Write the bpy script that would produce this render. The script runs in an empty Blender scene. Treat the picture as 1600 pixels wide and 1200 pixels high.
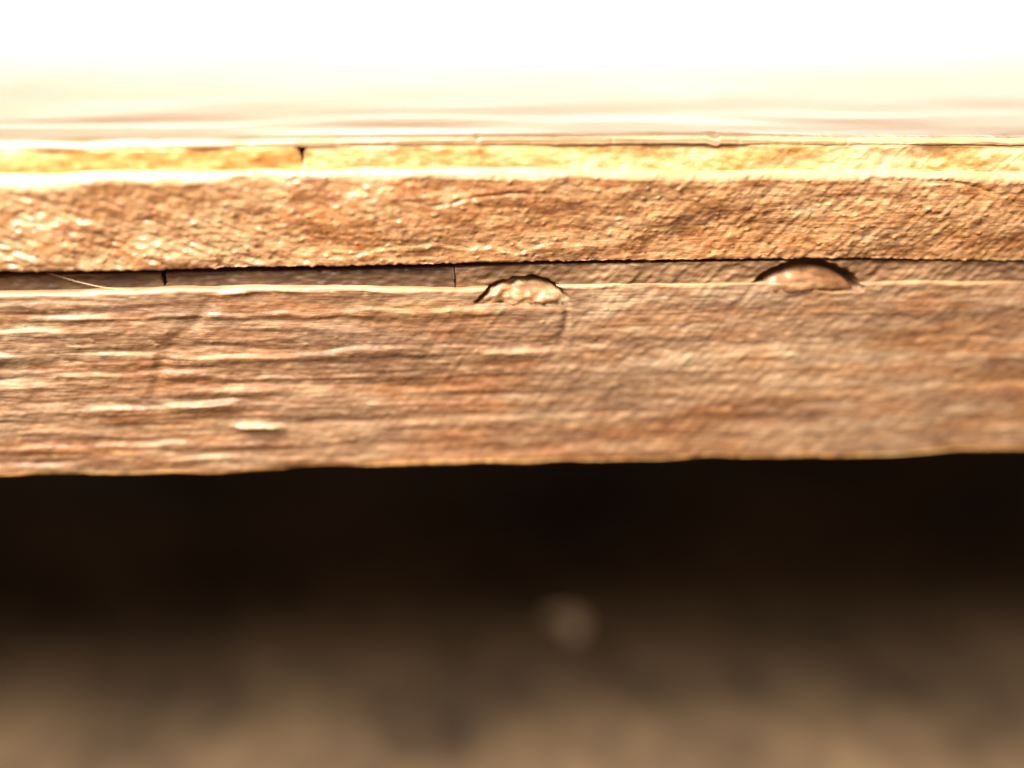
import bpy, math
import numpy as np
from mathutils import Matrix, Vector

MM = 0.001
scene = bpy.context.scene
COL = scene.collection

# ------------------------------------------------------------------ camera
def make_camera():
    p, w, r, dist = math.radians(25), math.radians(4), math.radians(0.5), 77.0
    f = Vector((math.sin(w) * math.cos(p), math.cos(w) * math.cos(p), -math.sin(p)))
    rt = Vector((math.cos(w), -math.sin(w), 0))
    up = rt.cross(f)
    rt, up = rt * math.cos(r) + up * math.sin(r), up * math.cos(r) - rt * math.sin(r)
    loc = (-f * dist + Vector((0, 0, -18.98))) * MM
    cd = bpy.data.cameras.new('camera')
    cam = bpy.data.objects.new('camera', cd)
    COL.objects.link(cam)
    cam.matrix_world = Matrix(((rt.x, up.x, -f.x, loc.x), (rt.y, up.y, -f.y, loc.y),
                               (rt.z, up.z, -f.z, loc.z), (0, 0, 0, 1)))
    cd.sensor_width = 36
    cd.lens = 34.56
    cd.clip_start = 0.002
    cd.clip_end = 20
    cd.dof.use_dof = True
    cd.dof.focus_distance = 72.3 * MM
    cd.dof.aperture_fstop = 5.3
    cd.dof.aperture_blades = 0
    scene.camera = cam
make_camera()

# ------------------------------------------------------------------ world, lamps, exposure
world = bpy.data.worlds.new('World')
scene.world = world
world.use_nodes = True
bg = world.node_tree.nodes['Background']
bg.inputs['Color'].default_value = (1.0, 0.78, 0.58, 1)
bg.inputs['Strength'].default_value = 0.5

def area_lamp(name, loc, target, sx, sy, power, color):
    ld = bpy.data.lights.new(name, 'AREA')
    ld.shape = 'RECTANGLE'
    ld.size, ld.size_y = sx * MM, sy * MM
    ld.energy = power
    ld.color = color
    o = bpy.data.objects.new(name, ld)
    COL.objects.link(o)
    o.location = Vector(loc) * MM
    d = (Vector(target) - Vector(loc))
    o.rotation_euler = d.to_track_quat('-Z', 'Y').to_euler()
    return o
# warm lamp above and in front of the edge; second lamp beyond the table that glares in the varnish
area_lamp('key_lamp', (-145, -122, 224), (0, 0, -10), 150, 150, 5.75, (1.0, 0.915, 0.775))
area_lamp('glare_lamp', (40, 560, 25), (0, 0, 0), 1050, 38, 1.95, (1.0, 0.93, 0.80))

scene.view_settings.view_transform = 'Standard'
scene.view_settings.look = 'None'
scene.view_settings.gamma = 1
scene.view_settings.exposure = 0

# ------------------------------------------------------------------ noise and curve helpers (millimetres)
GX0, GX1, GZ0, GZ1, GS = -160.0, 160.0, -30.0, 4.0, 0.1
GNX, GNZ = int((GX1 - GX0) / GS), int((GZ1 - GZ0) / GS)

class Field:
    """Band limited random field over the front of the boards: lx, lz are feature lengths in mm, ang tilts them."""
    def __init__(self, seed, lx, lz, ang=0.0):
        rng = np.random.default_rng(seed)
        n = rng.standard_normal((GNZ, GNX))
        kx = np.fft.rfftfreq(GNX, GS)[None, :]
        kz = np.fft.fftfreq(GNZ, GS)[:, None]
        c, s = math.cos(math.radians(ang)), math.sin(math.radians(ang))
        u, v = kx * c + kz * s, -kx * s + kz * c
        q = (u * lx) ** 2 + (v * lz) ** 2
        filt = np.exp(-q * 2.0) * (1 - np.exp(-q * 12.0))
        g = np.fft.irfft2(np.fft.rfft2(n) * filt, s=(GNZ, GNX))
        self.g = g / g.std()
    def __call__(self, x, z):
        fx = np.clip((x - GX0) / GS, 0, GNX - 1.001)
        fz = np.clip((z - GZ0) / GS, 0, GNZ - 1.001)
        i, j = fx.astype(int), fz.astype(int)
        a, b = fx - i, fz - j
        i1, j1 = np.minimum(i + 1, GNX - 1), np.minimum(j + 1, GNZ - 1)
        g = self.g
        return (g[j, i] * (1 - a) + g[j, i1] * a) * (1 - b) + (g[j1, i] * (1 - a) + g[j1, i1] * a) * b

def sstep(a, b, t):
    t = np.clip((t - a) / (b - a), 0, 1)
    return t * t * (3 - 2 * t)

def curve(x, pts):
    px, py = zip(*pts)
    return np.interp(x, px, py)

wave_long = Field(1, 14.0, 4.0)
wave_mid = Field(2, 4.0, 2.0)
scale_a = Field(3, 0.75, 0.38)
scale_b = Field(4, 0.42, 0.30)
streak_neg = Field(5, 1.9, 0.36, -24)
streak_pos = Field(6, 2.6, 0.30, 46)
saw_pos = Field(7, 6.0, 0.40, 52)
grain_h = Field(8, 9.0, 0.75)
grain_f = Field(9, 4.0, 0.26)
fuzz = Field(10, 0.35, 0.25)
streak_low = Field(11, 2.4, 0.55, 22)

# x samples: fine across the part that shows, coarser beyond
XS = np.concatenate([np.arange(-450, -150, 6.0), np.arange(-150, -50, 0.8), np.arange(-50, 55, 0.11), np.arange(55, 150, 0.8), np.arange(150, 451, 6.0)])
def xs_between(a, b):
    m = XS[(XS > a + 1e-6) & (XS < b - 1e-6)]
    return np.concatenate([[a], m, [b]])

# ------------------------------------------------------------------ mesh helpers
def link_mesh(name, verts, faces, mat, parent=None, smooth=True, nquads=None):
    me = bpy.data.meshes.new(name)
    if isinstance(faces, np.ndarray):
        nv, nf = len(verts), len(faces)
        me.vertices.add(nv)
        me.vertices.foreach_set('co', (np.asarray(verts, dtype=np.float32) * MM).ravel())
        me.loops.add(nf * 4)
        me.loops.foreach_set('vertex_index', faces.astype(np.int32).ravel())
        me.polygons.add(nf)
        me.polygons.foreach_set('loop_start', np.arange(0, nf * 4, 4, dtype=np.int32))
        me.update(calc_edges=True)
    else:
        me.from_pydata([tuple(c * MM for c in v) for v in verts], [], faces)
    if smooth:
        me.polygons.foreach_set('use_smooth', [True] * len(me.polygons))
    me.materials.append(mat)
    me.update()
    o = bpy.data.objects.new(name, me)
    COL.objects.link(o)
    if parent:
        o.parent = parent
    return o

def grid_faces(nr, nc, wrap=False):
    r, c = np.meshgrid(np.arange(nr - (0 if wrap else 1)), np.arange(nc - 1), indexing='ij')
    r2 = (r + 1) % nr
    return np.stack([r * nc + c, r * nc + c + 1, r2 * nc + c + 1, r2 * nc + c], -1).reshape(-1, 4)

def board(name, x0, x1, ztop, zbot, prot, rtop, rbot, height, mat, parent, back, dz=0.085, arc=9, xs=None, top_mat=None, bot_mat=None, drop=None, warp=None):
    """A board seen end on: rounded top and bottom arrises and a worn face. Every argument is a function of x;
    prot is how far the face stands forward; height(x, z) adds relief along the face normal."""
    x = xs_between(x0, x1) if xs is None else xs
    nx = len(x)
    zt, zb, pr, rt, rb = ztop(x), zbot(x), prot(x), rtop(x), rbot(x)
    rows = []
    def add(xx, yy, zz): rows.append(np.stack([xx, yy, zz], -1))
    add(x, np.full(nx, back), zb)
    prof = []
    for k in range(arc):
        a = (k / (arc - 1)) * math.pi / 2
        prof.append((-(pr - rb + rb * math.sin(a)), zb + rb - rb * math.cos(a), math.sin(a), -math.cos(a)))
    H = float(np.mean(zt - zb))
    nface = max(3, int(H / dz))
    for k in range(1, nface):
        t = k / nface
        prof.append((-pr, (zb + rb) * (1 - t) + (zt - rt) * t, 1.0, 0.0))
    for k in range(arc):
        a = math.pi / 2 * (1 - k / (arc - 1))
        prof.append((-(pr - rt + rt * math.sin(a)), zt - rt + rt * math.cos(a), math.sin(a), math.cos(a)))
    for y, z, ny, nz in prof:
        h = height(x, z) * (1 - 0.55 * max(0.0, nz))
        yy = y - h * ny + (drop(x, z) if drop else 0)
        add(x + (warp(x, z) if warp else 0), yy, z + h * nz * 0.6)
    add(x, np.full(nx, back), zt)
    V = np.concatenate(rows)
    Fq = grid_faces(len(rows), nx, wrap=True)
    # end caps: bridge bottom rows to top rows
    n = len(rows); caps = []
    for c in (0, nx - 1):
        for k in range(n // 2):
            q = [k * nx + c, (k + 1) * nx + c, (n - 2 - k) * nx + c, (n - 1 - k) * nx + c]
            if len(set(q)) == 4:
                caps.append(q if c == 0 else q[::-1])
    Fq = np.concatenate([Fq, np.array(caps)])
    o = link_mesh(name, V, Fq, mat, parent)
    idx = np.zeros(len(Fq), dtype=np.int32)
    slot = 1
    for mm, ra, rb_ in ((top_mat, n - 2 - arc, n - 1), (bot_mat, arc - 4, arc + 1)):
        if mm:
            o.data.materials.append(mm)
            idx[ra * (nx - 1):rb_ * (nx - 1)] = slot
            slot += 1
    o.data.polygons.foreach_set('material_index', idx)
    return o

# ------------------------------------------------------------------ materials
def nodes_of(name):
    m = bpy.data.materials.new(name)
    m.use_nodes = True
    nt = m.node_tree
    return m, nt, nt.nodes['Principled BSDF']

def wood(name, ramp, blotch, rough=(0.3, 0.55), coat=0.0, spec=0.5, grain=(0.05, 0.9, 1.1), fine=(0.5, 3, 3.5),
         saw=None, bump=0.05, seed=0.0, fleck=None, detail=(1.3, 3, 3.2), amount=0.55, tint=None, tint2=None, saw_col=0.42, coat_rough=0.32):
    m, nt, bs = nodes_of(name)
    N, L = nt.nodes, nt.links
    tc = N.new('ShaderNodeTexCoord')
    def noise(scale, det, off, rot=0.0):
        if rot:
            mr = N.new('ShaderNodeMapping')
            mr.inputs['Rotation'].default_value = (0, rot, 0)
            L.new(tc.outputs['Object'], mr.inputs['Vector'])
            src = mr.outputs['Vector']
        else:
            src = tc.outputs['Object']
        mp = N.new('ShaderNodeMapping')
        mp.inputs['Scale'].default_value = tuple(s * 1000 for s in scale)
        mp.inputs['Location'].default_value = (off + seed, off * 1.7, seed * 2.3)
        L.new(src, mp.inputs['Vector'])
        n = N.new('ShaderNodeTexNoise')
        n.inputs['Scale'].default_value = 1
        n.inputs['Detail'].default_value = det
        n.inputs['Roughness'].default_value = 0.62
        L.new(mp.outputs['Vector'], n.inputs['Vector'])
        return n.outputs['Fac']
    def mix(fac, a, b, mode='MIX'):
        q = N.new('ShaderNodeMix'); q.data_type = 'RGBA'; q.blend_type = mode
        if isinstance(fac, float): q.inputs[0].default_value = fac
        else: L.new(fac, q.inputs[0])
        for s, v in ((6, a), (7, b)):
            if isinstance(v, tuple): q.inputs[s].default_value = (*v, 1)
            else: L.new(v, q.inputs[s])
        return q.outputs[2]
    def rng(f, a, b, c=0.0, d=1.0):
        q = N.new('ShaderNodeMapRange')
        L.new(f, q.inputs[0])
        for i, v in enumerate((a, b, c, d)): q.inputs[i + 1].default_value = v
        return q.outputs[0]
    def math_(op, a, b):
        q = N.new('ShaderNodeMath'); q.operation = op
        for i, v in enumerate((a, b)):
            if isinstance(v, float): q.inputs[i].default_value = v
            else: L.new(v, q.inputs[i])
        return q.outputs[0]
    g1 = noise(grain, 5, 3.1)
    g2 = noise(fine, 4, 11.3)
    g3 = noise((0.09, 0.12, 0.14), 3, 27.0)
    g4 = noise(detail, 3, 41.0)
    cr = N.new('ShaderNodeValToRGB')
    el = cr.color_ramp.elements
    while len(el) < len(ramp): el.new(0.5)
    for e, (p, c) in zip(el, ramp):
        e.position = p; e.color = (*c, 1)
    gsum = math_('ADD', math_('MULTIPLY', g1, amount), math_('MULTIPLY', g2, 1 - amount))
    L.new(gsum, cr.inputs['Fac'])
    col = mix(rng(g3, 0.40, 0.62, 0, 0.75), cr.outputs['Color'], blotch, 'MULTIPLY')
    if fleck:
        col = mix(rng(g4, 0.56, 0.70, 0, 0.8), col, fleck)
    if tint:
        col = mix(rng(noise((0.16, 0.3, 0.38), 4, 83.0), 0.46, 0.60, 0, 0.6), col, tint, 'MULTIPLY')
        col = mix(rng(noise((0.30, 6, 6.5), 3, 97.0), 0.40, 0.56, 0.55, 0), col, (0.42, 0.34, 0.28), 'MULTIPLY')
    if tint2:
        col = mix(rng(noise((0.10, 0.5, 0.55), 4, 121.0), 0.47, 0.60, 0, 0.8), col, tint2, 'MULTIPLY')
    if saw:
        col = mix(rng(noise(saw[0][0], 2, 63.0, saw[0][1]), 0.36, 0.52, saw_col, 0), col, (0.48, 0.38, 0.30), 'MULTIPLY')
    L.new(col, bs.inputs['Base Color'])
    L.new(rng(g2, 0.3, 0.7, rough[0], rough[1]), bs.inputs['Roughness'])
    bs.inputs['Specular IOR Level'].default_value = spec
    bs.inputs['Coat Weight'].default_value = coat
    bs.inputs['Coat Roughness'].default_value = coat_rough
    hsum = math_('ADD', math_('MULTIPLY', g4, 0.6), math_('MULTIPLY', g2, 0.5))
    if saw:
        for (sc, rot, amt) in saw:
            hsum = math_('ADD', hsum, math_('MULTIPLY', noise(sc, 2, 63.0, rot), amt))
    b = N.new('ShaderNodeBump')
    b.inputs['Strength'].default_value = 1.0
    b.inputs['Distance'].default_value = bump * MM
    L.new(hsum, b.inputs['Height'])
    L.new(b.outputs['Normal'], bs.inputs['Normal'])
    return m

mat_top = wood('varnished_top', [(0.34, (0.12, 0.070, 0.038)), (0.50, (0.18, 0.116, 0.066)), (0.66, (0.25, 0.17, 0.10))],
               (0.85, 0.76, 0.70), rough=(0.30, 0.42), coat=0.6, coat_rough=0.24, grain=(0.04, 0.5, 0.5), fine=(0.12, 1.8, 1.8), bump=0.012, amount=0.6)
mat_strip = wood('golden_strip', [(0.36, (0.26, 0.11, 0.028)), (0.48, (0.46, 0.235, 0.07)), (0.62, (0.70, 0.45, 0.20))],
                 (0.75, 0.62, 0.45), rough=(0.25, 0.5), coat=0.3, grain=(0.15, 0.9, 0.6), fine=(0.8, 2, 2), bump=0.07, seed=4.0)
mat_strip_pale = wood('cream_strip', [(0.38, (0.30, 0.14, 0.045)), (0.48, (0.54, 0.34, 0.15)), (0.60, (0.74, 0.56, 0.35))],
                 (0.85, 0.70, 0.50), rough=(0.25, 0.5), coat=0.3, grain=(0.15, 0.9, 0.6), fine=(0.8, 2, 2), bump=0.07, seed=5.0)
mat_upper = wood('rough_sawn_upper', [(0.35, (0.12, 0.058, 0.026)), (0.44, (0.28, 0.148, 0.07)), (0.53, (0.40, 0.24, 0.125)), (0.63, (0.56, 0.385, 0.235))],
                 (0.90, 0.75, 0.60), rough=(0.26, 0.5), grain=(0.35, 1.2, 1.4), fine=(0.7, 3, 2.6), spec=0.8, bump=0.08, seed=7.0,
                 fleck=(0.55, 0.33, 0.17), detail=(1.1, 2.5, 2.4), tint=(0.97, 0.78, 0.58), tint2=(0.90, 0.76, 0.62), saw_col=0.30,
                 saw=[((0.12, 1.8, 1.8), math.radians(50), 0.5)])
mat_lower = wood('weathered_lower', [(0.35, (0.105, 0.056, 0.033)), (0.45, (0.215, 0.125, 0.073)), (0.53, (0.31, 0.20, 0.125)), (0.64, (0.48, 0.355, 0.235))],
                 (0.95, 0.76, 0.60), rough=(0.42, 0.68), grain=(0.035, 0.7, 0.7), fine=(0.45, 3.0, 3.0), bump=0.06, seed=13.0,
                 fleck=(0.42, 0.27, 0.16), detail=(0.7, 2.5, 2.8), tint=(0.74, 0.72, 0.70), tint2=(0.92, 0.71, 0.51), saw_col=0.22,
                 saw=[((0.07, 1.5, 1.5), math.radians(52), 0.35)])
mat_filler = wood('dirty_filler', [(0.30, (0.07, 0.035, 0.02)), (0.5, (0.19, 0.105, 0.055)), (0.7, (0.30, 0.19, 0.10))],
                  (0.8, 0.7, 0.6), rough=(0.4, 0.65), grain=(0.15, 0.9, 0.9), fine=(0.5, 2.5, 2.5), bump=0.07, seed=21.0,
                  saw=[((0.25, 2.0, 2.0), math.radians(52), 0.6)])
mat_filler_shaded = wood('shaded_filler', [(0.30, (0.03, 0.015, 0.009)), (0.5, (0.09, 0.048, 0.027)), (0.7, (0.20, 0.115, 0.062))],  # darker filler copy: the overhang's shade painted into the left pieces
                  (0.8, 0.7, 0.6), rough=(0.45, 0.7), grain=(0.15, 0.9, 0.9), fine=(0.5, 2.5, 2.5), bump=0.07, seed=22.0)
mat_plug = wood('pale_plug', [(0.30, (0.14, 0.070, 0.036)), (0.47, (0.26, 0.155, 0.085)), (0.62, (0.48, 0.34, 0.21))],
                (0.9, 0.7, 0.55), rough=(0.3, 0.55), grain=(0.2, 0.7, 0.7), fine=(0.8, 2, 2), bump=0.10, seed=31.0)

mat_plug_red = wood('reddish_plug', [(0.30, (0.09, 0.038, 0.018)), (0.48, (0.17, 0.080, 0.036)), (0.66, (0.34, 0.20, 0.105))],
                (0.9, 0.7, 0.55), rough=(0.28, 0.42), coat=0.3, grain=(0.15, 0.6, 0.6), fine=(0.5, 2, 2), bump=0.09, seed=33.0)
mat_rim = wood('polished_lit_rim', [(0.30, (0.34, 0.19, 0.10)), (0.5, (0.52, 0.34, 0.20)), (0.7, (0.66, 0.47, 0.30))],  # polished arris; its paler colour also paints in the edge highlight
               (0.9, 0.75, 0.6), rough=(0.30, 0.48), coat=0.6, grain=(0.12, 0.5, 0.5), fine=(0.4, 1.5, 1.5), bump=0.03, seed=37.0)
mat_lip = wood('worn_lit_lip', [(0.30, (0.22, 0.12, 0.065)), (0.5, (0.38, 0.25, 0.15)), (0.7, (0.52, 0.37, 0.24))],  # worn lip; on the lower board its pale tone paints the lit edge
               (0.85, 0.7, 0.55), rough=(0.35, 0.55), coat=0.2, grain=(0.15, 0.5, 0.5), fine=(0.6, 1.5, 1.5), bump=0.05, seed=38.0)
mat_gold = wood('golden_arris', [(0.30, (0.40, 0.19, 0.06)), (0.5, (0.60, 0.35, 0.12)), (0.7, (0.70, 0.50, 0.22))],
               (0.7, 0.5, 0.4), rough=(0.3, 0.5), coat=0.3, grain=(0.35, 0.5, 0.5), fine=(0.8, 1.5, 1.5), bump=0.03, seed=39.0)

# ------------------------------------------------------------------ the table edge
table = bpy.data.objects.new('wooden_table', None)
COL.objects.link(table)
table['label'] = 'edge of a varnished wooden tabletop built of layered brown boards with two plugged holes'
table['category'] = 'table'

const = lambda v: (lambda x: np.full_like(x, v))
knots = lambda pts: (lambda x: curve(x, pts))

# top board: thin, varnished, its front arris worn thin in the middle
def h_top(x, z): return 0.03 * wave_long(x, z) + 0.02 * wave_mid(x, z)
def top_board():
    x = XS; nx = len(x)
    chip = 0.05 * np.clip(wave_mid(x, x * 0 - 13) - 0.4, 0, 1.5) + 0.02 * np.clip(fuzz(x, x * 0 - 13), 0, 2) + 0.16 * np.exp(-((x + 2.6) / 0.2) ** 2) + 0.14 * sstep(13.6, 14.3, x) * (1 - sstep(14.5, 14.7, x))
    zt = -chip + curve(x, [(-150, -0.2), (-37, -0.08), (-15, 0.02), (14, 0.06), (37, -0.12), (150, -0.5)]) + 0.03 * wave_long(x, x * 0)
    r = curve(x, [(-150, .4), (-37, .42), (-16, .34), (-11, .20), (-2, .12), (8, .12), (13, .26), (25, .34), (40, .36), (150, .36)])
    r = r * (1 + 0.15 * wave_mid(x, x * 0))
    r = np.clip(r, 0.07, 0.44)
    th = 0.62
    rows = []
    add = lambda y, z: rows.append(np.stack([x, y + 0 * x, z + 0 * x], -1))
    pr = 0.05 + 0.05 * wave_long(x, x * 0 - 2) + 0.03 * wave_mid(x, x * 0 - 3) - 0.16 * np.clip(wave_mid(x, x * 0 - 12) - 1.5, 0, 1) - 0.03 * np.clip(fuzz(x, x * 0 - 1.5) - 0.8, 0, 2)
    add(400, -2.0); 
    add(3.0, -2.0); add(3.0, zt - 0.60)
    add(0.6, zt - 0.52)
    add(-pr + 0.12, zt - 0.5)
    for k in range(4): add(-pr + 0.02 * wave_mid(x, x * 0 - 0.4 * k), zt - 0.47 + (0.47 - r) * k / 4)
    for k in range(10):
        a = math.pi / 2 * k / 9
        add(-(pr - r + r * math.cos(a)), zt - r + r * math.sin(a))
    for y in list(np.geomspace(0.7, 400, 50)):
        fade = max(0.0, 1 - y / 60)
        add(y, (zt + chip * min(1.0, y / 1.6)) * fade + (0.02 * wave_long(x, np.full(nx, 2.0 - (y % 30))) if 0.9 < y < 390 else 0))
    V = np.concatenate(rows)
    o = link_mesh('top_board', V, grid_faces(len(rows), nx, wrap=True), mat_top, table)
    o.data.materials.append(mat_rim)
    o.data.materials.append(mat_lip)
    idx = np.zeros(len(o.data.polygons), dtype=np.int32)
    idx[4 * (nx - 1):8 * (nx - 1)] = 2
    idx[9 * (nx - 1):18 * (nx - 1)] = 1
    o.data.polygons.foreach_set('material_index', idx)
top_board()

# golden edge strip in two lengths, split by a dark gap
def h_strip(x, z):
    return 0.07 * wave_mid(x, z) + 0.015 * scale_a(x, z) + 0.010 * streak_pos(x, z) * sstep(8, 16, x) - 0.02
strip_args = dict(ztop=lambda x: curve(x, [(-150, -.8), (-37, -.62), (-15, -.52), (14, -.49), (37, -.67), (150, -1.05)]),
                  zbot=const(-2.55), rbot=const(0.1), height=h_strip, mat=mat_strip, parent=table, back=2.9)
def strip_prot(x):
    gap = np.exp(-np.abs(x + 14.85) / 0.12) * 0.25
    return 0.07 + 0.05 * wave_long(x, x * 0 - 2) - gap
split = lambda xc, k, b: (lambda x, z: np.exp(-np.abs(x - xc) / 0.35) * (k * np.clip(z + 1.3, -.6, 1) + b * fuzz(np.full_like(x, xc), z * 0.6)))
board('edge_strip', -450, -14.98, prot=strip_prot, rtop=const(0.12), warp=split(-14.98, -0.22, 0.07), **strip_args)
strip_args['mat'] = mat_strip_pale
board('edge_strip', -14.76, 450, prot=strip_prot, rtop=const(0.12), warp=split(-14.76, 0.28, 0.07), **strip_args)

# upper board: rough sawn face, forward of the strip, its top arris forming a bright ledge
HOLES = [(0.75, -14.2, 4.25), (22.2, -14.0, 5.16)]
def h_upper(x, z):
    left = 1 - sstep(-20, -4, x)
    right = sstep(2, 14, x)
    h = 0.065 * wave_mid(x, z) + 0.06 * wave_long(x, z)
    h += 0.015 * scale_a(x, z) + 0.011 * scale_b(x, z)
    h += 0.026 * left * streak_neg(x, z) + right * (0.012 * streak_pos(x, z) + 0.011 * saw_pos(x, z))
    # a shallow split near the top, and a raised lip lower down
    zc = -4.0 + 0.25 * wave_mid(x, x * 0 - 8)
    h -= 0.08 * np.exp(-((z - zc) / 0.12) ** 2) * sstep(-10, -7, x) * (1 - sstep(2, 4, x))
    zl = -7.6 + 0.03 * x + 0.3 * wave_mid(x, x * 0 - 14)
    h += 0.16 * sstep(-.15, .15, zl - z) * np.exp(-np.clip(zl - z, 0, 9) / 0.7) * sstep(-18, -10, x) * (1 - sstep(4, 9, x))
    zr = -3.4 - 0.12 * (x - 31) + 0.2 * wave_mid(x, x * 0 - 20)
    h -= 0.12 * np.exp(-((z - zr) / 0.15) ** 2) * sstep(24, 27, x) * (1 - sstep(34, 37, x))
    d = np.hypot(x - HOLES[1][0], z - HOLES[1][1])
    h -= 0.9 * (1 - sstep(HOLES[1][2] - .15, HOLES[1][2] + .1, d))
    h += 0.06 * np.clip(fuzz(x, z) - 0.9, 0, 2) - 0.05 * np.clip(-1.3 - fuzz(x, z), 0, 2)
    return h
board('upper_board', -450, 450,
      ztop=lambda x: curve(x, [(-150, -2.3), (-37, -2.15), (-20, -2.0), (0, -1.98), (14, -2.2), (37, -2.5), (150, -3)]) + 0.05 * wave_mid(x, x * 0),
      zbot=lambda x: curve(x, [(-150, -9.1), (-37, -9.0), (-12, -8.9), (1.3, -8.75), (26, -8.85), (39, -9.2), (150, -9.5)]) + 0.04 * wave_mid(x, x * 0 - 9) + 0.015 * fuzz(x, x * 0 - 9),
      prot=lambda x: 0.80 + 0.04 * wave_long(x, x * 0 - 5),
      rtop=lambda x: np.clip(curve(x, [(-150, 1.3), (-36, 1.25), (-30, .75), (-22, .6), (12, .5), (40, .6), (150, .6)]) + 0.12 * wave_mid(x, x * 0 + 1), .2, 2),
      rbot=lambda x: np.clip(0.12 + 0.03 * fuzz(x, x * 0 - 9), .06, .25),
      height=h_upper, mat=mat_upper, parent=table, back=399, top_mat=mat_rim)

# filler strip between the boards: recessed on the left, almost flush on the right, in three lengths
def hole_drop(x, z, k, rim=0.0):
    cx, cz, r = HOLES[k]
    d = np.hypot(x - cx, z - cz) + 0.05 * scale_a(x, z) + 0.06 * wave_mid(x, z)
    return 1 - sstep(r - 0.14 + rim, r + 0.05 + rim, d)
def h_filler(x, z):
    h = 0.06 * wave_mid(x, z) + 0.035 * scale_a(x, z) + 0.018 * streak_pos(x, z) * sstep(-6, 4, x)
    return h
def drop_filler(x, z): return 1.9 * np.maximum(hole_drop(x, z, 0), hole_drop(x, z, 1))
fil = dict(mat=mat_filler_shaded, ztop=lambda x: curve(x, [(-150, -9.7), (-37, -9.58), (-12, -9.36), (1.3, -9.05), (26, -9.0), (39, -9.3), (150, -9.6)]),
           zbot=const(-12.0), rtop=const(0.15), rbot=const(0.1), height=h_filler, parent=table, back=380, dz=0.075, drop=drop_filler)
fil_prot = lambda x: curve(x, [(-150, -.3), (-37, -.22), (-26, -.10), (-12, .18), (0, .42), (12, .56), (40, .52), (150, .45)])
crack = lambda xc, k: (lambda x, z: np.exp(-np.abs(x - xc) / 0.5) * (k * (z + 10) + 0.05 * fuzz(np.full_like(x, xc), z)))
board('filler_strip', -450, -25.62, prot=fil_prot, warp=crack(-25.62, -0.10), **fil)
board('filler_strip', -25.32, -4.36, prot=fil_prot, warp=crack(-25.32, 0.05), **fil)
fil['mat'] = mat_filler
board('filler_strip', -4.31, 450, prot=fil_prot, **fil)

# lower board: weathered face with raised grain on the left and faint saw marks
RIDGES = [(-12.45, .30, 1.0, 1.0), (-13.7, .12, .8, .6), (-15.40, .30, 1.1, .9), (-17.35, .26, 1.1, .75), (-18.6, .10, .7, .5),
          (-19.90, .26, 1.0, .6), (-21.60, .20, .9, .8), (-23.10, .20, .9, .8), (-24.60, .20, .9, .9)]
ARC = np.array([(-22.3, -11.6), (-23.6, -13.2), (-25.2, -14.6), (-26.3, -16.2), (-26.8, -17.6), (-26.9, -18.9)])
def poly_dist(x, z, P):
    d = np.full(np.broadcast(x, z).shape, 1e9)
    for a, b in zip(P[:-1], P[1:]):
        ab = b - a
        t = np.clip(((x - a[0]) * ab[0] + (z - a[1]) * ab[1]) / (ab @ ab), 0, 1)
        d = np.minimum(d, np.hypot(x - a[0] - t * ab[0], z - a[1] - t * ab[1]))
    return d
def shelf(x, z, zc, amp, w):
    u = zc - z
    return amp * sstep(-.20, .20, u) * np.exp(-np.clip(u, 0, 9) / w)
def h_lower(x, z):
    fade = curve(x, [(-150, 1), (-24, 1), (-8, .7), (4, .30), (12, .10), (25, .10), (150, .1)])
    arc = np.exp(-(poly_dist(x, z, ARC) / 0.55) ** 2)
    h = 0.0 * x
    for i, (zc, amp, w, keep) in enumerate(RIDGES):
        wob = 0.16 * wave_long(x, np.full_like(x, -3.0 * i)) + 0.09 * wave_mid(x, np.full_like(x, -3.0 * i + 1))
        mod = np.clip(0.80 + 0.25 * wave_mid(x, np.full_like(x, -3.0 * i + 1.7)), 0.1, 1.5)
        h += shelf(x, z, zc + wob - 0.004 * (x + 35), 0.85 * amp * fade * mod, w) * (1 - 0.8 * arc)
    h += (0.05 * grain_h(x, z) + 0.010 * grain_f(x, z)) * (0.25 + 0.75 * fade)
    h += 0.011 * scale_a(x, z) + 0.007 * scale_b(x, z) + 0.05 * wave_long(x, z) + 0.012 * streak_low(x, z) * (1 - 0.8 * fade)
    h += 0.05 * np.clip(fuzz(x, z) - 1.7, 0, 1.5)
    h += 0.008 * saw_pos(x, z) * sstep(-16, -8, x) * (1 - .6 * sstep(20, 34, x)) + 0.006 * streak_pos(x, z) * sstep(-4, 8, x)
    h -= 0.10 * arc
    # raised chips that catch the lamp
    for (xa, xb, zc, amp) in ((-27.4, -20.0, -19.6, .55), (-22.2, -17.0, -21.75, .6), (-22.2, -18.9, -10.95, .25), (-2.8, 4.0, -15.9, .2), (-8.5, -6.2, -15.8, .22)):
        m = sstep(xa, xa + 1.8, x) * (1 - sstep(xb - 2.0, xb, x))
        h += shelf(x, z, zc + 0.1 * wave_mid(x, x * 0 - 4), amp * m, .55)
    # the drilled holes; the second one is only open along its upper half
    d1 = np.hypot(x - 0.75, z + 13.15)
    d2 = np.hypot(x - HOLES[1][0], z - HOLES[1][1])
    h -= 0.16 * np.exp(-((d1 - 3.35) / 0.30) ** 2) * sstep(1.5, 3.0, x) * sstep(-16.2, -14.5, z)
    h -= 0.07 * np.exp(-((d2 - HOLES[1][2]) / 0.30) ** 2) * sstep(-12.5, -11.0, z)
    return h
def drop_lower(x, z):
    o1 = hole_drop(x, z, 0) * sstep(-12.1, -11.5, z + 0.15 * wave_mid(x, x * 0 - 6))
    o2 = hole_drop(x, z, 1) * sstep(-11.2, -10.8, z + 0.1 * wave_mid(x, x * 0 - 7) + 0.12 * (x - 22))
    return 1.9 * np.maximum(o1, o2)
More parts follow.
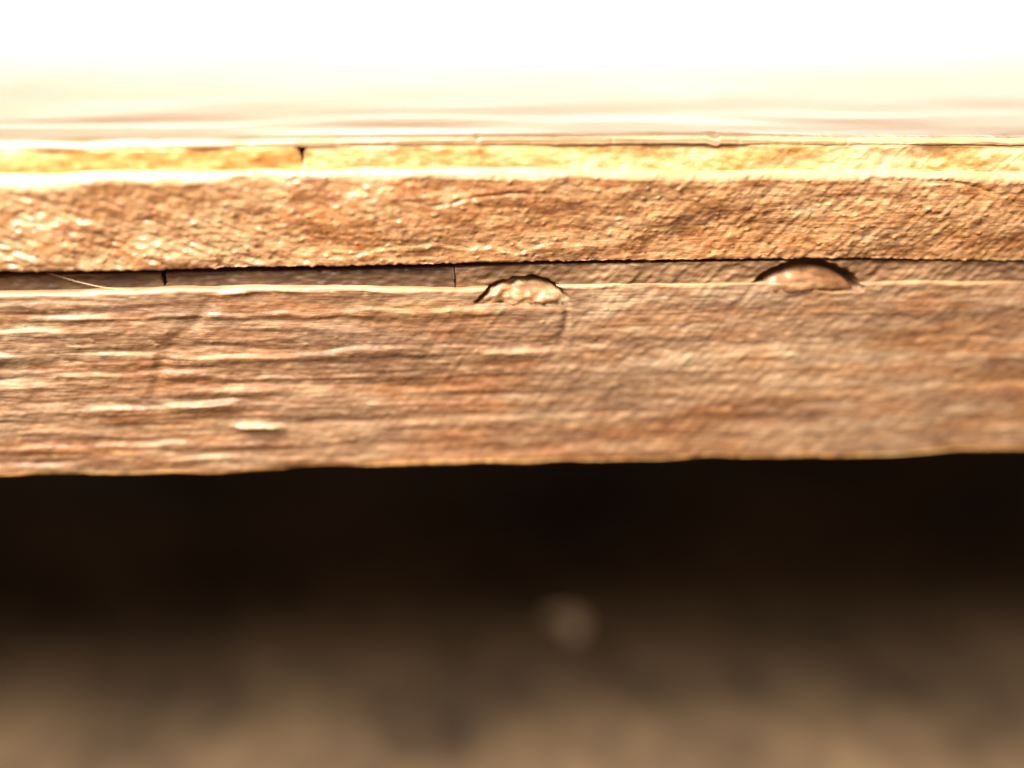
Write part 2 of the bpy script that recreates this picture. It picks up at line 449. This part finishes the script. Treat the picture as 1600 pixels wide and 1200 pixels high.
board('lower_board', -450, 450,
      ztop=lambda x: curve(x, [(-150, -11), (-37, -10.75), (-26, -10.6), (-19, -10.5), (-12, -10.6), (-4, -10.75), (3, -10.6), (26, -10.75), (40, -10.9), (150, -11)]) + 0.05 * wave_mid(x, x * 0 - 11),
      zbot=lambda x: curve(x, [(-150, -26.1), (-38.2, -26.2), (-37.2, -26.12), (-33.6, -26.1), (-33.0, -26.24), (-18, -26.15), (-17.4, -26.0), (-5, -25.9), (14, -26.15), (32, -26.3), (43, -26.1), (150, -26)]) + 0.42 + 0.05 * wave_mid(x, x * 0 - 26),
      prot=lambda x: 0.76 + 0.03 * wave_long(x, x * 0 - 15),
      rtop=lambda x: np.clip(curve(x, [(-150, .26), (-15, .24), (5, .16), (40, .13), (150, .13)]) + 0.05 * wave_mid(x, x * 0 - 3), .08, .6),
      rbot=lambda x: np.clip(0.22 + 0.06 * wave_mid(x, x * 0 - 28), .08, .4),
      height=h_lower, mat=mat_lower, parent=table, back=379, top_mat=mat_lip, bot_mat=mat_gold, drop=drop_lower)

# wooden plugs in the two holes: flush below, their upper part worn back
def plug(k, gap, dz_, lean, z_lean, rough, z_sink):
    cx, cz, r = HOLES[k]
    r -= gap; cz -= dz_
    verts, nseg, nr = [], 96, 26
    for i in range(nr):
        rr = r * (0.02 + 0.98 * i / (nr - 1))
        for j in range(nseg):
            a = 2 * math.pi * j / nseg
            verts.append((cx + rr * math.cos(a), rr / r, cz + rr * math.sin(a)))
    V = np.array(verts)
    x, q, z = V[:, 0].copy(), V[:, 1].copy(), V[:, 2].copy()
    p = 0.71 - lean * np.clip(z - z_lean, 0, 9) ** 1.25 - 0.25 * sstep(0.93, 1.0, q) * sstep(z_lean - 1, z_lean, z)
    p += rough * (0.12 * wave_mid(x, z) + 0.07 * scale_a(x, z) + 0.06 * scale_b(x, z)) + 0.4 * rough * 0.1 * grain_h(x, z)
    p -= 1.1 * (1 - sstep(z_sink - 0.6, z_sink, z))
    V[:, 1] = -p
    F = []
    for i in range(nr - 1):
        for j in range(nseg):
            j2 = (j + 1) % nseg
            F.append((i * nseg + j, i * nseg + j2, (i + 1) * nseg + j2, (i + 1) * nseg + j))
    n0 = (nr - 1) * nseg
    back = V[n0:].copy(); back[:, 1] = 6.0
    V = np.concatenate([V, back])
    for j in range(nseg):
        j2 = (j + 1) % nseg
        F.append((n0 + j, n0 + j2, n0 + nseg + j2, n0 + nseg + j))
    F.append(tuple(range(nseg)))
    F.append(tuple(range(n0 + 2 * nseg - 1, n0 + nseg - 1, -1)))
    return link_mesh('wooden_plug', V.tolist(), F, mat_plug if k == 0 else mat_plug_red, table)
plug(0, 0.10, 0.12, 0.42, -11.6, 1.1, -12.0)['label'] = 'small worn plug with pale splintered top'
plug(1, 0.25, 0.45, 0.55, -10.9, 0.7, -11.3)['label'] = 'larger plug under a dark crescent gap'

# ------------------------------------------------------------------ loose things
def tube(name, pts, rad, mat, seg=6):
    P = [Vector(p) for p in pts]
    V, F = [], []
    for i, p in enumerate(P):
        t = (P[min(i + 1, len(P) - 1)] - P[max(i - 1, 0)]).normalized()
        a = t.orthogonal().normalized(); b = t.cross(a)
        rr = rad * (0.35 if i in (0, len(P) - 1) else 1)
        for j in range(seg):
            an = 2 * math.pi * j / seg
            V.append(tuple(p + (a * math.cos(an) + b * math.sin(an)) * rr))
    for i in range(len(P) - 1):
        for j in range(seg):
            F.append((i * seg + j, i * seg + (j + 1) % seg, (i + 1) * seg + (j + 1) % seg, (i + 1) * seg + j))
    F.append(tuple(range(seg))[::-1]); F.append(tuple(range((len(P) - 1) * seg, len(P) * seg)))
    return link_mesh(name, V, F, mat)

m, nt, bs = nodes_of('pale_fibre')
bs.inputs['Base Color'].default_value = (0.55, 0.40, 0.24, 1)
bs.inputs['Roughness'].default_value = 0.45
fib = tube('loose_fibre', [(-33.6 + 6.2 * t, -0.15 - 0.35 * t, -9.3 - 1.45 * math.sin(t * 1.5) + 0.15 * t * t) for t in np.linspace(0, 1, 18)], 0.032, m)
fib['label'] = 'thin pale curved fibre caught in the dark gap between boards'
fib['category'] = 'fibre'

# ------------------------------------------------------------------ floor below
FZ = -77.5
def floor():
    m, nt, bs = nodes_of('dusty_floor')
    N, L = nt.nodes, nt.links
    tc = N.new('ShaderNodeTexCoord')
    def noise(sc, det, off):
        mp = N.new('ShaderNodeMapping'); mp.inputs['Scale'].default_value = sc; mp.inputs['Location'].default_value = off
        L.new(tc.outputs['Object'], mp.inputs['Vector'])
        n = N.new('ShaderNodeTexNoise'); n.inputs['Scale'].default_value = 1; n.inputs['Detail'].default_value = det
        L.new(mp.outputs['Vector'], n.inputs['Vector'])
        return n.outputs['Fac']
    n1, n2 = noise((30, 42, 40), 4, (2.1, 0.4, 0)), noise((260, 160, 200), 3, (7, 1, 0))
    mx = N.new('ShaderNodeMath'); mx.operation = 'MULTIPLY_ADD'
    L.new(n2, mx.inputs[0]); mx.inputs[1].default_value = 0.5; L.new(n1, mx.inputs[2])
    cr = N.new('ShaderNodeValToRGB')
    el = cr.color_ramp.elements
    el[0].position, el[0].color = 0.50, (0.040, 0.026, 0.017, 1)
    el[1].position, el[1].color = 1.02, (0.155, 0.102, 0.060, 1)
    L.new(mx.outputs[0], cr.inputs['Fac'])
    L.new(cr.outputs['Color'], bs.inputs['Base Color'])
    bs.inputs['Roughness'].default_value = 0.8
    bs.inputs['Specular IOR Level'].default_value = 0.15
    b = N.new('ShaderNodeBump'); b.inputs['Distance'].default_value = 0.6 * MM
    L.new(n2, b.inputs['Height']); L.new(b.outputs['Normal'], bs.inputs['Normal'])
    xs = np.concatenate([np.linspace(-1500, -200, 14), np.linspace(-190, 190, 153), np.linspace(200, 1500, 14)])
    ys = np.concatenate([np.linspace(-1500, -200, 14), np.linspace(-190, 240, 173), np.linspace(260, 1500, 14)])
    X, Y = np.meshgrid(xs, ys)
    Z = FZ + 0.35 * np.sin(X * 0.11 + 1.3 * np.sin(Y * 0.07)) * np.cos(Y * 0.13) + 0.2 * np.sin(X * .37 + Y * .29)
    V = np.stack([X, Y, Z], -1).reshape(-1, 3)
    o = link_mesh('floor', V, grid_faces(len(ys), len(xs)), m)
    o['kind'] = 'structure'
floor()

def shaving():
    m, nt, bs = nodes_of('pale_shaving')
    bs.inputs['Base Color'].default_value = (0.52, 0.37, 0.25, 1)
    bs.inputs['Roughness'].default_value = 0.5
    # a curled crescent of thin wood lying on the floor
    V, F = [], []
    n, k = 24, 5
    for layer in (0, 0.25):
        for i in range(n):
            a = math.radians(-20 + 150 * i / (n - 1))
            wv = 3.4 * math.sin(math.pi * (0.06 + 0.88 * i / (n - 1)))
            for j in range(k):
                r = 2.6 + wv * (j / (k - 1) - 0.5)
                V.append((r * math.cos(a), r * math.sin(a) * 1.1, 0.4 + layer + 0.8 * math.sin(math.pi * i / (n - 1)) + 0.5 * (j / (k - 1)) ** 2))
    off = n * k
    for i in range(n - 1):
        for j in range(k - 1):
            q = (i * k + j, i * k + j + 1, (i + 1) * k + j + 1, (i + 1) * k + j)
            F.append(q[::-1]); F.append(tuple(off + t for t in q))
    ring = [i * k for i in range(n)] + [(n - 1) * k + j for j in range(1, k)] + [i * k + k - 1 for i in range(n - 2, -1, -1)] + [j for j in range(k - 2, 0, -1)]
    for a, b in zip(ring, ring[1:] + ring[:1]):
        F.append((a, b, off + b, off + a))
    o = link_mesh('wood_shaving', V, F, m)
    o.location = (9.2 * MM, 41.0 * MM, FZ * MM)
    o.scale = (1.15, 0.8, 1)
    o.rotation_euler.z = math.radians(-28)
    o['label'] = 'small pale curled wood shaving blurred on the dark floor'
    o['category'] = 'wood shaving'
shaving()
